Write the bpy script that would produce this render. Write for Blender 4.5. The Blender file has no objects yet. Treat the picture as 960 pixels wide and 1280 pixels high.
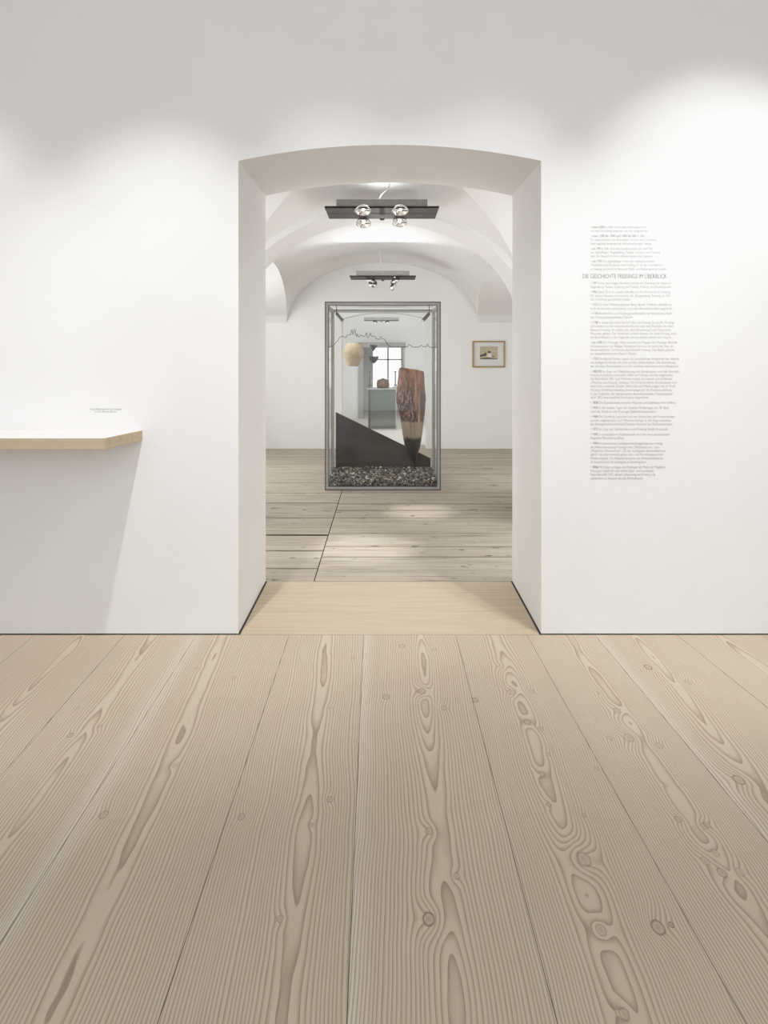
import bpy, bmesh, math, random
import numpy as np
from mathutils import Vector, Matrix, noise
random.seed(7)
C = bpy.context.scene.collection
F = 923.0; CX = 482.0; CY = 437.0; H = 1.35          # focal length in pixels, vanishing point, eye height
PI = math.pi

def W(px, py, d):                                     # pixel of the photograph + distance -> world point
    return Vector(((px - CX) / F * d, d, H - (py - CY) / F * d))
def floor_d(py): return H * F / (py - CY)

# ---------------------------------------------------------------- materials
class NT:
    def __init__(s, name):
        s.m = bpy.data.materials.new(name); s.m.use_nodes = True
        s.t = s.m.node_tree; s.t.nodes.clear()
        s.out = s.n('ShaderNodeOutputMaterial')
    def n(s, typ, **kw):
        nd = s.t.nodes.new(typ)
        for k, v in kw.items(): setattr(nd, k, v)
        return nd
    def l(s, a, b): s.t.links.new(a, b)
    def put(s, sock, v):
        if hasattr(v, 'is_linked') or isinstance(v, bpy.types.NodeSocket): s.l(v, sock)
        elif v is not None: sock.default_value = v
    def math(s, op, a, b=None, c=None, clamp=False):
        nd = s.n('ShaderNodeMath', operation=op); nd.use_clamp = clamp
        s.put(nd.inputs[0], a)
        if b is not None: s.put(nd.inputs[1], b)
        if c is not None: s.put(nd.inputs[2], c)
        return nd.outputs[0]
    def vmath(s, op, a, b=None):
        nd = s.n('ShaderNodeVectorMath', operation=op)
        s.put(nd.inputs[0], a)
        if b is not None: s.put(nd.inputs[1], b)
        return nd.outputs['Value'] if op in ('LENGTH', 'DOT_PRODUCT', 'DISTANCE') else nd.outputs[0]
    def noise(s, vec, scale, detail=2.0, rough=0.5, dims='3D'):
        nd = s.n('ShaderNodeTexNoise', noise_dimensions=dims)
        if vec is not None: s.l(vec, nd.inputs['Vector'])
        nd.inputs['Scale'].default_value = scale; nd.inputs['Detail'].default_value = detail
        nd.inputs['Roughness'].default_value = rough
        return nd.outputs['Fac']
    def ramp(s, fac, stops, interp='LINEAR'):
        nd = s.n('ShaderNodeValToRGB'); s.l(fac, nd.inputs[0]); cr = nd.color_ramp; cr.interpolation = interp
        while len(cr.elements) < len(stops): cr.elements.new(0.5)
        for e, (p, c) in zip(cr.elements, stops):
            e.position = p; e.color = (*c, 1) if len(c) == 3 else c
        return nd.outputs[0]
    def mix(s, fac, a, b, blend='MIX'):
        nd = s.n('ShaderNodeMix', data_type='RGBA', blend_type=blend)
        s.put(nd.inputs[0], fac); 
        s.put(nd.inputs[6], (*a, 1) if isinstance(a, tuple) and len(a) == 3 else a)
        s.put(nd.inputs[7], (*b, 1) if isinstance(b, tuple) and len(b) == 3 else b)
        return nd.outputs[2]
    def attr(s, name):
        nd = s.n('ShaderNodeAttribute'); nd.attribute_name = name; return nd
    def comb(s, x, y, z):
        nd = s.n('ShaderNodeCombineXYZ'); s.put(nd.inputs[0], x); s.put(nd.inputs[1], y); s.put(nd.inputs[2], z); return nd.outputs[0]
    def sep(s, v):
        nd = s.n('ShaderNodeSeparateXYZ'); s.l(v, nd.inputs[0]); return nd.outputs
    def objco(s): return s.n('ShaderNodeTexCoord').outputs['Object']
    def bsdf(s, col, rough=0.5, metal=0.0, spec=0.5, bump=None, bstr=0.1, bdist=0.01):
        b = s.n('ShaderNodeBsdfPrincipled')
        s.put(b.inputs['Base Color'], (*col, 1) if isinstance(col, tuple) and len(col) == 3 else col)
        s.put(b.inputs['Roughness'], rough); s.put(b.inputs['Metallic'], metal)
        b.inputs['Specular IOR Level'].default_value = spec
        if bump is not None:
            bp = s.n('ShaderNodeBump'); bp.inputs['Strength'].default_value = bstr; bp.inputs['Distance'].default_value = bdist
            s.l(bump, bp.inputs['Height']); s.l(bp.outputs[0], b.inputs['Normal'])
        s.l(b.outputs[0], s.out.inputs[0]); return b

def plain(name, col, rough=0.5, metal=0.0, spec=0.5, var=0.06, scale=12.0):
    t = NT(name); f = t.noise(t.objco(), scale, 3)
    c0 = tuple(x * (1 - var) for x in col); c1 = tuple(min(1, x * (1 + var)) for x in col)
    t.bsdf(t.ramp(f, [(0.3, c0), (0.7, c1)]), rough, metal, spec); return t.m

def plaster(name, col, bump=0.12):
    t = NT(name); co = t.objco()
    a = t.noise(co, 1.3, 4, 0.6); b = t.noise(co, 38, 4, 0.6); c = t.noise(co, 6, 3, 0.55)
    h = t.math('ADD', t.math('MULTIPLY', b, 0.25), t.math('MULTIPLY', c, 1.0))
    c0 = tuple(x * 0.975 for x in col); c1 = tuple(min(1, x * 1.012) for x in col)
    t.bsdf(t.ramp(a, [(0.35, c0), (0.65, c1)]), 0.85, 0, 0.2, h, bump, 0.02); return t.m

def glass_mat(name, tint=(1, 1, 1), refl=1.0, grey=0.0, greycol=(0.5, 0.55, 0.52)):
    t = NT(name)
    fr = t.n('ShaderNodeFresnel'); fr.inputs['IOR'].default_value = 1.45
    tr = t.n('ShaderNodeBsdfTransparent'); tr.inputs[0].default_value = (*tint, 1)
    gl = t.n('ShaderNodeBsdfGlossy'); gl.inputs['Roughness'].default_value = 0.0
    nz = t.noise(t.objco(), 3.0, 2)
    mx = t.n('ShaderNodeMixShader'); t.l(t.math('MULTIPLY', fr.outputs[0], t.math('MULTIPLY_ADD', nz, 0.1 * refl, 0.95 * refl)), mx.inputs[0])
    t.l(tr.outputs[0], mx.inputs[1]); t.l(gl.outputs[0], mx.inputs[2])
    last = mx.outputs[0]
    if grey > 0:
        df = t.n('ShaderNodeBsdfDiffuse'); df.inputs[0].default_value = (*greycol, 1)
        m2 = t.n('ShaderNodeMixShader'); m2.inputs[0].default_value = grey
        t.l(last, m2.inputs[1]); t.l(df.outputs[0], m2.inputs[2]); last = m2.outputs[0]
    t.l(last, t.out.inputs[0]); return t.m

def emis(name, col, strength):
    t = NT(name); e = t.n('ShaderNodeEmission'); f = t.noise(t.objco(), 60, 2)
    t.l(t.ramp(f, [(0.3, tuple(c * 0.9 for c in col)), (0.7, col)]), e.inputs[0]); e.inputs[1].default_value = strength
    t.l(e.outputs[0], t.out.inputs[0]); return t.m

# ---------------------------------------------------------------- Douglas plank floor material
KN = []   # knots: px, py, radius in px, darkness, warp
def kn(ox, oy, pts):
    for p in pts: KN.append((ox + p[0] / 2, oy + p[1] / 2, p[2] / 2, p[3], p[4]))
kn(0, 785, [(490,100,6,.35,.5),(585,125,6,.5,.5),(195,200,4,.5,.3),(250,245,6,.6,.7),(175,268,7,.9,.6),(435,343,6,.4,.6),(260,467,10,.7,.8),
            (883,75,6,.5,.4),(825,200,5,.4,.5),(887,283,4,.4,.3),(825,428,8,.6,.8),(603,472,9,.6,.7),(778,493,6,.5,.6),(240,350,4,.3,.3),(330,352,4,.3,.3)])
kn(480, 785, [(45,45,8,.7,.8),(125,55,6,.5,.7),(95,158,9,.8,1.2),(150,200,8,.6,.7),(5,172,9,.7,.6),(228,180,8,1.,.5),(318,160,9,.5,.9),(290,97,7,.3,.6),
              (370,158,7,.5,.6),(358,235,8,.8,.8),(392,252,7,.5,.6),(412,315,5,.5,.4),(395,365,7,.6,.6),(532,352,6,.5,.4),(412,442,6,.8,.5),(500,468,6,.6,.5),
              (537,162,5,.5,.4),(583,207,9,.5,.7),(612,275,12,.5,1.),(688,295,9,.5,.8),(565,275,7,.5,.6),(660,98,9,1.,.8),(760,135,8,.5,.9),(887,380,13,.8,1.),
              (735,478,8,.8,.7),(703,392,5,.5,.4),(808,492,8,.5,.6)])
kn(0, 1030, [(700,237,8,.6,.7)])
kn(480, 1030, [(112,18,9,.6,.9),(182,130,8,.6,.8),(112,238,15,1.,1.3),(500,88,17,.6,1.4),(543,265,13,.5,1.1),(685,258,16,.9,1.1),(718,252,6,1.3,.2),
               (803,93,10,.5,.6),(828,72,9,.5,.6),(845,122,11,.7,.8),(890,120,10,.4,.6),(600,475,12,.6,.9),(800,5,8,.5,.5)])

def knot_group():
    g = bpy.data.node_groups.new('knot', 'ShaderNodeTree')
    for nm, tp in (('P', 'NodeSocketVector'), ('K', 'NodeSocketVector'), ('R', 'NodeSocketFloat'), ('Dark', 'NodeSocketFloat'), ('Warp', 'NodeSocketFloat'), ('wIn', 'NodeSocketFloat'), ('dIn', 'NodeSocketFloat'), ('iIn', 'NodeSocketFloat')):
        g.interface.new_socket(nm, in_out='INPUT', socket_type=tp)
    for nm in ('w', 'd', 'i'): g.interface.new_socket(nm, in_out='OUTPUT', socket_type='NodeSocketFloat')
    i = g.nodes.new('NodeGroupInput'); o = g.nodes.new('NodeGroupOutput')
    def mt(op, a, b=None, c=None):
        n = g.nodes.new('ShaderNodeMath'); n.operation = op
        for k, v in enumerate((a, b, c)):
            if v is None: continue
            if isinstance(v, (int, float)): n.inputs[k].default_value = v
            else: g.links.new(v, n.inputs[k])
        return n.outputs[0]
    sb = g.nodes.new('ShaderNodeVectorMath'); sb.operation = 'SUBTRACT'; g.links.new(i.outputs['P'], sb.inputs[0]); g.links.new(i.outputs['K'], sb.inputs[1])
    sc = g.nodes.new('ShaderNodeVectorMath'); sc.operation = 'MULTIPLY'; g.links.new(sb.outputs[0], sc.inputs[0]); sc.inputs[1].default_value = (1.0, 0.62, 0)
    ln = g.nodes.new('ShaderNodeVectorMath'); ln.operation = 'LENGTH'; g.links.new(sc.outputs[0], ln.inputs[0])
    d = mt('DIVIDE', ln.outputs['Value'], i.outputs['R'])
    dd = mt('MULTIPLY', d, d)
    e = mt('EXPONENT', mt('MULTIPLY', dd, -0.16))
    w = mt('MULTIPLY_ADD', mt('MULTIPLY', e, i.outputs['Warp']), mt('MULTIPLY', i.outputs['R'], 1.25), i.outputs['wIn'])
    ring = mt('EXPONENT', mt('MULTIPLY', mt('POWER', mt('SUBTRACT', d, 0.95), 2), -48.0))
    core = mt('EXPONENT', mt('MULTIPLY', dd, -3.2))
    k = mt('MULTIPLY', mt('ADD', mt('MULTIPLY', ring, 1.35), mt('MULTIPLY', core, 0.6)), i.outputs['Dark'])
    dk = mt('ADD', k, i.outputs['dIn'])
    inn = mt('ADD', mt('EXPONENT', mt('MULTIPLY', mt('MULTIPLY', dd, dd), -1.0)), i.outputs['iIn'])
    g.links.new(w, o.inputs[0]); g.links.new(dk, o.inputs[1]); g.links.new(inn, o.inputs[2])
    return g

def plank_mat(knots):
    t = NT('douglas_planks'); co = t.objco()
    gu = t.attr('gu').outputs['Fac']; gs = t.attr('gs').outputs['Fac']; gh = t.attr('gh').outputs['Fac']; gp = t.attr('gp').outputs['Fac']
    x, y, z = t.sep(co)
    g = bpy.data.node_groups.get('knot') or knot_group(); w = None; dk = None
    wob = t.n('ShaderNodeTexNoise'); t.l(t.vmath('MULTIPLY', co, (9, 5, 0)), wob.inputs['Vector']); wob.inputs['Scale'].default_value = 6
    Pk = t.vmath('ADD', co, t.vmath('MULTIPLY', t.vmath('SUBTRACT', wob.outputs['Color'], (.5, .5, .5)), (.004, .007, 0)))
    for (px, py, r, dark, wp) in knots:
        d = floor_d(py); k = W(px, py, d); nd = t.n('ShaderNodeGroup'); nd.node_tree = g
        t.l(Pk, nd.inputs['P']); nd.inputs['K'].default_value = k; nd.inputs['R'].default_value = r / F * d * 0.95
        nd.inputs['Dark'].default_value = dark; nd.inputs['Warp'].default_value = wp
        if w is not None: t.l(w, nd.inputs['wIn']); t.l(dk, nd.inputs['dIn']); t.l(inn, nd.inputs['iIn'])
        w, dk, inn = nd.outputs[0], nd.outputs[1], nd.outputs[2]
    if w is None: w = dk = inn = t.math('MULTIPLY', gu, 0.0)
    seedv = t.math('MULTIPLY', gs, 17.31)
    # drift of the plank face away from the pith along the length
    hn = t.noise(t.comb(t.math('MULTIPLY', gu, 0.7), t.math('MULTIPLY', y, 0.55), seedv), 1.0, 2, 0.45)
    hf = t.noise(t.comb(t.math('MULTIPLY', gu, 14), t.math('MULTIPLY', y, 3.2), seedv), 1.0, 2, 0.5)
    h = t.math('ADD', gh, t.math('MULTIPLY_ADD', hn, 0.15, -0.075))
    h = t.math('ADD', h, t.math('MULTIPLY_ADD', hf, 0.012, -0.006))
    uw = t.noise(t.comb(0.0, t.math('MULTIPLY', y, 1.3), t.math('ADD', seedv, 5.0)), 1.0, 2)
    u = t.math('ADD', gu, t.math('MULTIPLY_ADD', uw, 0.05, -0.025))
    r = t.math('SQRT', t.math('ADD', t.math('MULTIPLY', u, u), t.math('MULTIPLY', h, h)))
    r = t.math('ADD', r, w)
    sn = t.noise(t.comb(t.math('MULTIPLY', r, 22), 0.0, seedv), 1.0, 1)                       # ring widths vary with the years
    ph = t.math('ADD', t.math('MULTIPLY', r, gp), t.math('MULTIPLY', sn, 2.4))
    fr = t.math('FRACT', ph)
    late = t.ramp(fr, [(0.0, (0, 0, 0)), (0.42, (.05, .05, .05)), (0.72, (.55, .55, .55)), (0.93, (1, 1, 1)), (0.985, (0, 0, 0))])
    fib = t.noise(t.comb(t.math('MULTIPLY', x, 420), t.math('MULTIPLY', y, 9), seedv), 1.0, 3, 0.6)
    fib2 = t.noise(t.comb(t.math('MULTIPLY', x, 60), t.math('MULTIPLY', y, 2.0), seedv), 1.0, 3, 0.6)
    tone = t.noise(t.comb(t.math('MULTIPLY', x, 2.2), t.math('MULTIPLY', y, 0.8), seedv), 1.0, 2)
    pt = t.attr('gt').outputs['Fac']
    base = t.ramp(t.math('MULTIPLY_ADD', tone, 0.5, t.math('MULTIPLY', pt, 0.5)), [(0.2, (.545, .458, .343)), (0.8, (.635, .548, .428))])
    base = t.mix(t.math('MULTIPLY', t.math('SUBTRACT', fib2, 0.35), 0.55, clamp=True), base, (.70, .63, .53))
    edge = t.attr('ge').outputs['Fac']                                                         # pale sapwood edge
    base = t.mix(t.math('MULTIPLY', edge, 0.55), base, (.76, .69, .60))
    lm = t.math('MULTIPLY', late, t.math('MULTIPLY_ADD', fib, 0.7, 0.35), clamp=True)
    inn = t.math('MINIMUM', inn, 1.0); lm = t.math('MULTIPLY', lm, t.math('SUBTRACT', 1.0, t.math('MULTIPLY', inn, .85)))
    base = t.mix(t.math('MULTIPLY', inn, .28), base, (.40, .29, .19))
    col = t.mix(t.math('MULTIPLY', lm, 0.95), base, (.225, .160, .100))
    col = t.mix(t.math('MULTIPLY', t.math('SUBTRACT', fib, 0.5, clamp=True), 0.6), col, (.38, .29, .20))
    kd = t.math('MULTIPLY', t.math('MULTIPLY', dk, 0.62), t.math('MULTIPLY_ADD', fib2, 0.5, 0.6), clamp=True)
    col = t.mix(kd, col, (.12, .08, .055))
    rough = t.math('MULTIPLY_ADD', lm, -0.08, 0.62)
    t.bsdf(col, rough, 0, 0.28, t.math('SUBTRACT', 1.0, lm), 0.06, 0.002)
    return t.m

def old_board_mat():
    t = NT('aged_grey_boards'); co = t.objco(); x, y, z = t.sep(co)
    gs = t.attr('gs').outputs['Fac']; sv = t.math('MULTIPLY', gs, 13.7)
    a = t.noise(t.comb(t.math('MULTIPLY', x, 1.1), t.math('MULTIPLY', y, 15), sv), 1.0, 5, 0.65)
    b = t.noise(t.comb(t.math('MULTIPLY', x, 2.0), t.math('MULTIPLY', y, 42), sv), 1.0, 4, 0.6)
    c = t.noise(t.comb(t.math('MULTIPLY', x, 7), t.math('MULTIPLY', y, 16), sv), 1.0, 3, 0.6)
    v = t.noise(t.comb(t.math('MULTIPLY', x, 0.8), t.math('MULTIPLY', y, 1.5), sv), 1.0, 3)
    base = t.ramp(a, [(0.25, (.29, .248, .196)), (0.5, (.445, .393, .320)), (0.75, (.55, .497, .418))])
    base = t.mix(t.math('MULTIPLY', t.attr('gt').outputs['Fac'], 0.35), base, (.29, .25, .205))
    base = t.mix(t.math('MULTIPLY', v, 0.3), base, (.52, .47, .40))
    cr = t.ramp(b, [(0.0, (1, 1, 1)), (0.34, (1, 1, 1)), (0.43, (0, 0, 0))])
    cr2 = t.ramp(a, [(0.0, (1, 1, 1)), (0.31, (1, 1, 1)), (0.36, (0, 0, 0))])
    col = t.mix(t.math('MULTIPLY', cr, 0.45), base, (.12, .095, .072))
    col = t.mix(t.math('MULTIPLY', cr2, 0.35), col, (.10, .08, .06))
    sp = t.ramp(c, [(0.0, (0, 0, 0)), (0.66, (0, 0, 0)), (0.71, (1, 1, 1))])
    col = t.mix(t.math('MULTIPLY', sp, 0.85), col, (.075, .058, .045))
    t.bsdf(col, 0.55, 0, 0.3, b, 0.12, 0.004); return t.m

def pale_wood(name, axis, c0=(.50, .39, .27), c1=(.62, .50, .37)):
    t = NT(name); co = t.objco(); x, y, z = t.sep(co)
    s = {'x': (2.0, 45, 45), 'y': (45, 2.0, 45), 'z': (45, 45, 2)}[axis]
    a = t.noise(t.vmath('MULTIPLY', co, s), 1.0, 4, 0.6)
    s2 = {'x': (1.0, 9, 9), 'y': (9, 1.0, 9), 'z': (9, 9, 1)}[axis]
    b = t.noise(t.vmath('MULTIPLY', co, s2), 1.0, 3, 0.5)
    k = t.noise(t.vmath('MULTIPLY', co, (5, 9, 9)), 1.0, 2)
    col = t.ramp(a, [(0.3, c0), (0.7, c1)])
    col = t.mix(t.math('MULTIPLY', b, 0.35), col, tuple(v * 0.86 for v in c0))
    col = t.mix(t.ramp(k, [(0.0, (0, 0, 0)), (0.76, (0, 0, 0)), (0.80, (.6, .6, .6))]), col, (.26, .17, .10))
    t.bsdf(col, 0.55, 0, 0.3, a, 0.05, 0.002); return t.m

M = {}
M['wall'] = plaster('white_plaster', (.855, .853, .848))
M['wall2'] = plaster('gallery_plaster', (.84, .835, .82))
M['vault'] = plaster('vault_plaster', (.83, .822, .806), 0.08)
M['boards'] = old_board_mat()
M['threshold'] = pale_wood('threshold_wood', 'x', (.52, .42, .30), (.65, .545, .415))
M['shelf'] = pale_wood('shelf_wood', 'x', (.50, .40, .275), (.60, .495, .36))
M['shelftop'] = plain('shelf_top_white', (.84, .80, .77), 0.35, var=0.02)
M['gap'] = plain('dark_gap', (.05, .04, .032), 0.9)
M['steel'] = plain('brushed_steel', (.36, .355, .345), 0.4, 0.3, var=0.08, scale=40)
M['steel_dark'] = plain('dark_steel', (.115, .11, .103), 0.5, 0.7, var=0.1, scale=30)
M['steel_light'] = plain('light_steel', (.60, .595, .58), 0.35, 0.3, var=0.05, scale=30)
M['chrome'] = plain('chrome', (.75, .75, .74), 0.12, 1.0, var=0.02)
M['glass'] = glass_mat('case_glass', (.985, .99, .985), .5)
M['sideglass'] = glass_mat('side_glass', (.985, .99, .985), .3)
M['midsteel'] = plain('mid_steel', (.2, .197, .19), .5, .2, var=.05, scale=30)
M['barsteel'] = plain('bar_steel', (.10, .098, .094), .6, .0, .2, var=.06, scale=30)
M['cubeglass'] = glass_mat('greenish_glass', (.90, .915, .90), 0.6, 0.2, (.42, .44, .425))
M['cable'] = plain('white_cable', (.85, .85, .83), 0.5)
M['ink'] = plain('grey_lettering', (.40, .395, .385), 0.7)
M['inkb'] = plain('dark_grey_lettering', (.17, .168, .165), .7)
M['ink2'] = plain('skyline_line', (.05, .05, .05), 0.6)
M['bulb'] = emis('lamp_glow', (1, .97, .92), 2.2)
M['lens'] = plain('lamp_reflector', (.92, .91, .88), 0.2, 0.6)
M['oak'] = pale_wood('oak_frame', 'x', (.34, .225, .105), (.47, .33, .17))
M['mat'] = plain('mount_board', (.70, .69, .685), 0.8, var=0.02)
M['threadm'] = plain('nylon_thread', (.75, .75, .75), 0.4)
M['greytrim'] = plain('grey_frame', (.42, .415, .40), 0.6)
M['bowl'] = plain('dark_pottery', (.115, .108, .10), 0.6, var=0.35, scale=30)
M['white'] = plain('white_paint', (.82, .82, .80), 0.5, var=0.02)
M['iron'] = plain('wrought_iron', (.10, .098, .092), 0.6)

def steel_fix():                                    # no-op; frame tone steps come from separate steel colours
    pass

t = NT('pale_clay'); co = t.objco(); a = t.noise(co, 16, 4, .6); st = t.noise(t.vmath('MULTIPLY', co, (4, 4, 60)), 1.0, 2)
t.bsdf(t.mix(t.math('MULTIPLY', st, .4), t.ramp(a, [(.3, (.40, .31, .205)), (.7, (.56, .46, .335))]), (.46, .36, .25)), .7, 0, .3, a, .1, .005); M['clay'] = t.m
t = NT('bronze_pot'); co = t.objco(); a = t.noise(co, 18, 4, .6)
t.bsdf(t.ramp(a, [(.3, (.085, .05, .028)), (.7, (.22, .135, .075))]), .45, .3, .5, a, .15, .01); M['bronze'] = t.m
t = NT('soil_print'); co = t.objco(); x, y, z = t.sep(co)
a = t.noise(t.vmath('MULTIPLY', co, (2.2, 1, 9)), 1.0, 5, .6); b = t.noise(co, 2.2, 2); c = t.noise(t.vmath('MULTIPLY', co, (12, 1, 45)), 1.0, 4, .6)
col = t.ramp(a, [(.3, (.022, .019, .017)), (.7, (.062, .051, .044))])
col = t.mix(t.ramp(b, [(.5, (0, 0, 0)), (.72, (.5, .5, .5))]), col, (.085, .075, .105))
col = t.mix(t.ramp(c, [(.60, (0, 0, 0)), (.78, (.55, .55, .55))]), col, (.19, .12, .06))
t.bsdf(col, .35, 0, .4); M['soil'] = t.m
t = NT('pebbles'); gi = t.n('ShaderNodeNewGeometry').outputs['Random Per Island']
t.bsdf(t.ramp(gi, [(0, (.015, .015, .015)), (.3, (.05, .048, .044)), (.55, (.12, .115, .10)), (.78, (.28, .265, .24)), (.88, (.26, .19, .12)), (1, (.70, .68, .63))]), .55, 0, .4); M['pebble'] = t.m
# charred pile wood
t = NT('pile_wood'); co = t.objco(); x, y, z = t.sep(co)
g1 = t.noise(t.vmath('MULTIPLY', co, (42, 30, 5)), 1.0, 4, .65); g2 = t.noise(t.vmath('MULTIPLY', co, (16, 16, 7)), 1.0, 4, .7); g3 = t.noise(t.vmath('MULTIPLY', co, (60, 60, 22)), 1.0, 3, .6)
rough_ = t.ramp(g3, [(.40, (.012, .007, .006)), (.52, (.085, .038, .028)), (.66, (.34, .19, .145))])
smooth = t.ramp(g1, [(.34, (.035, .015, .010)), (.46, (.33, .15, .09)), (.66, (.66, .40, .30))])
side = t.ramp(t.math('ADD', t.math('ADD', x, t.math('MULTIPLY_ADD', z, .16, -.15)), t.math('MULTIPLY_ADD', g2, .08, -.04)), [(.0, (0, 0, 0)), (.004, (0, 0, 0)), (.012, (1, 1, 1))])
up = t.mix(side, rough_, smooth)
ex = t.ramp(t.math('ADD', x, t.math('MULTIPLY_ADD', g2, .03, -.015)), [(.075, (0, 0, 0)), (.092, (1, 1, 1))]); up = t.mix(t.math('MULTIPLY', ex, .85), up, (.03, .016, .012))
sl = t.math('EXPONENT', t.math('MULTIPLY', t.math('POWER', t.math('ADD', t.math('SUBTRACT', x, .055), t.math('MULTIPLY_ADD', g2, .02, -.01)), 2), -9000.0)); up = t.mix(t.math('MULTIPLY', sl, .8), up, (.03, .012, .01))
rim = t.ramp(z, [(.84, (0, 0, 0)), (1.02, (.9, .9, .9))]); up = t.mix(t.math('MULTIPLY', rim, g3), up, (.30, .105, .03))
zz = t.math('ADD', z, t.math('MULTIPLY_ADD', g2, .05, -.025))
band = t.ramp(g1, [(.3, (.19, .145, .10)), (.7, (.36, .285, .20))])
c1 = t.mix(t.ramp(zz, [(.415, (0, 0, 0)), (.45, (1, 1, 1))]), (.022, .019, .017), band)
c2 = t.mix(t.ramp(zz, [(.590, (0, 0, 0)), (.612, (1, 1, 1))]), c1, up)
edge_ = t.ramp(x, [(.0, (1, 1, 1)), (.5, (0, 0, 0))])
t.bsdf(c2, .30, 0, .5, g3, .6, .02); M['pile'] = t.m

# ---------------------------------------------------------------- mesh helpers
class MB:
    def __init__(s): s.v = []; s.f = []; s.mi = []
    def add(s, vs, fs, mi=0):
        o = len(s.v); s.v += [tuple(v) for v in vs]; s.f += [tuple(i + o for i in f) for f in fs]; s.mi += [mi] * len(fs)
    def box(s, x0, x1, y0, y1, z0, z1, mi=0):
        s.add([(x0,y0,z0),(x1,y0,z0),(x1,y1,z0),(x0,y1,z0),(x0,y0,z1),(x1,y0,z1),(x1,y1,z1),(x0,y1,z1)],
              [(0,3,2,1),(4,5,6,7),(0,1,5,4),(1,2,6,5),(2,3,7,6),(3,0,4,7)], mi)
    def quad(s, a, b, c, d, mi=0): s.add([a, b, c, d], [(0, 1, 2, 3)], mi)
    def tube(s, pts, r, n=8, mi=0, cap=True):
        pts = [Vector(p) for p in pts]; rings = []
        rr = r if isinstance(r, (list, tuple)) else [r] * len(pts)
        ref = Vector((0, 0, 1))
        for i, p in enumerate(pts):
            tg = (pts[min(i + 1, len(pts) - 1)] - pts[max(i - 1, 0)]).normalized()
            a = tg.cross(ref)
            if a.length < 1e-3: a = tg.cross(Vector((1, 0, 0)))
            a.normalize(); b = tg.cross(a)
            rings.append([p + (a * math.cos(2 * PI * k / n) + b * math.sin(2 * PI * k / n)) * rr[i] for k in range(n)])
        vs = [v for r_ in rings for v in r_]; fs = []
        for i in range(len(pts) - 1):
            for k in range(n): fs.append((i*n+k, i*n+(k+1)%n, (i+1)*n+(k+1)%n, (i+1)*n+k))
        if cap: fs += [tuple(range(n - 1, -1, -1)), tuple((len(pts)-1)*n + k for k in range(n))]
        s.add(vs, fs, mi)
    def lathe(s, prof, n=32, mat=None, mi=0, capb=True, capt=True):
        vs = []; fs = []
        for (r, z) in prof:
            for k in range(n):
                a = 2 * PI * k / n; p = Vector((r * math.cos(a), r * math.sin(a), z)); vs.append(mat @ p if mat else p)
        for i in range(len(prof) - 1):
            for k in range(n): fs.append((i*n+k, i*n+(k+1)%n, (i+1)*n+(k+1)%n, (i+1)*n+k))
        if capb: fs.append(tuple(range(n - 1, -1, -1)))
        if capt: fs.append(tuple((len(prof)-1)*n + k for k in range(n)))
        s.add(vs, fs, mi)
    def build(s, name, mats, parent=None, smooth=False, origin=None, bevel=0.0):
        me = bpy.data.meshes.new(name)
        o = Vector(origin) if origin else Vector((0, 0, 0))
        me.from_pydata([tuple(Vector(v) - o) for v in s.v], [], s.f)
        for m in (mats if isinstance(mats, list) else [mats]): me.materials.append(m)
        me.polygons.foreach_set('material_index', s.mi)
        if smooth: me.polygons.foreach_set('use_smooth', [True] * len(me.polygons))
        me.update()
        ob = bpy.data.objects.new(name, me); C.objects.link(ob)
        if parent:
            ob.parent = parent; ob.location = o - Vector(parent.location) if origin else -Vector(parent.location)
        else: ob.location = o
        if bevel > 0:
            bm = bmesh.new(); bm.from_mesh(me)
            bmesh.ops.bevel(bm, geom=[e for e in bm.edges if e.is_manifold and e.calc_face_angle(0) > 0.6], offset=bevel, segments=2, affect='EDGES', profile=0.6)
            bm.to_mesh(me); bm.free()
        return ob

def tag(o, label=None, cat=None, group=None, kind=None):
    if label: o['label'] = label
    if cat: o['category'] = cat
    if group: o['group'] = group
    if kind: o['kind'] = kind
    return o
def thing(name, label, cat, loc, group=None):
    o = bpy.data.objects.new(name, None); C.objects.link(o); o.location = loc; o.empty_display_size = .1
    return tag(o, label, cat, group)
def struct(ob, label=None, cat=None): return tag(ob, label, cat, kind='structure')
def edge_tidy(ob):
    bm = bmesh.new(); bm.from_mesh(ob.data); bmesh.ops.remove_doubles(bm, verts=bm.verts, dist=1e-5); bmesh.ops.recalc_face_normals(bm, faces=bm.faces); bm.to_mesh(ob.data); bm.free()

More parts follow.
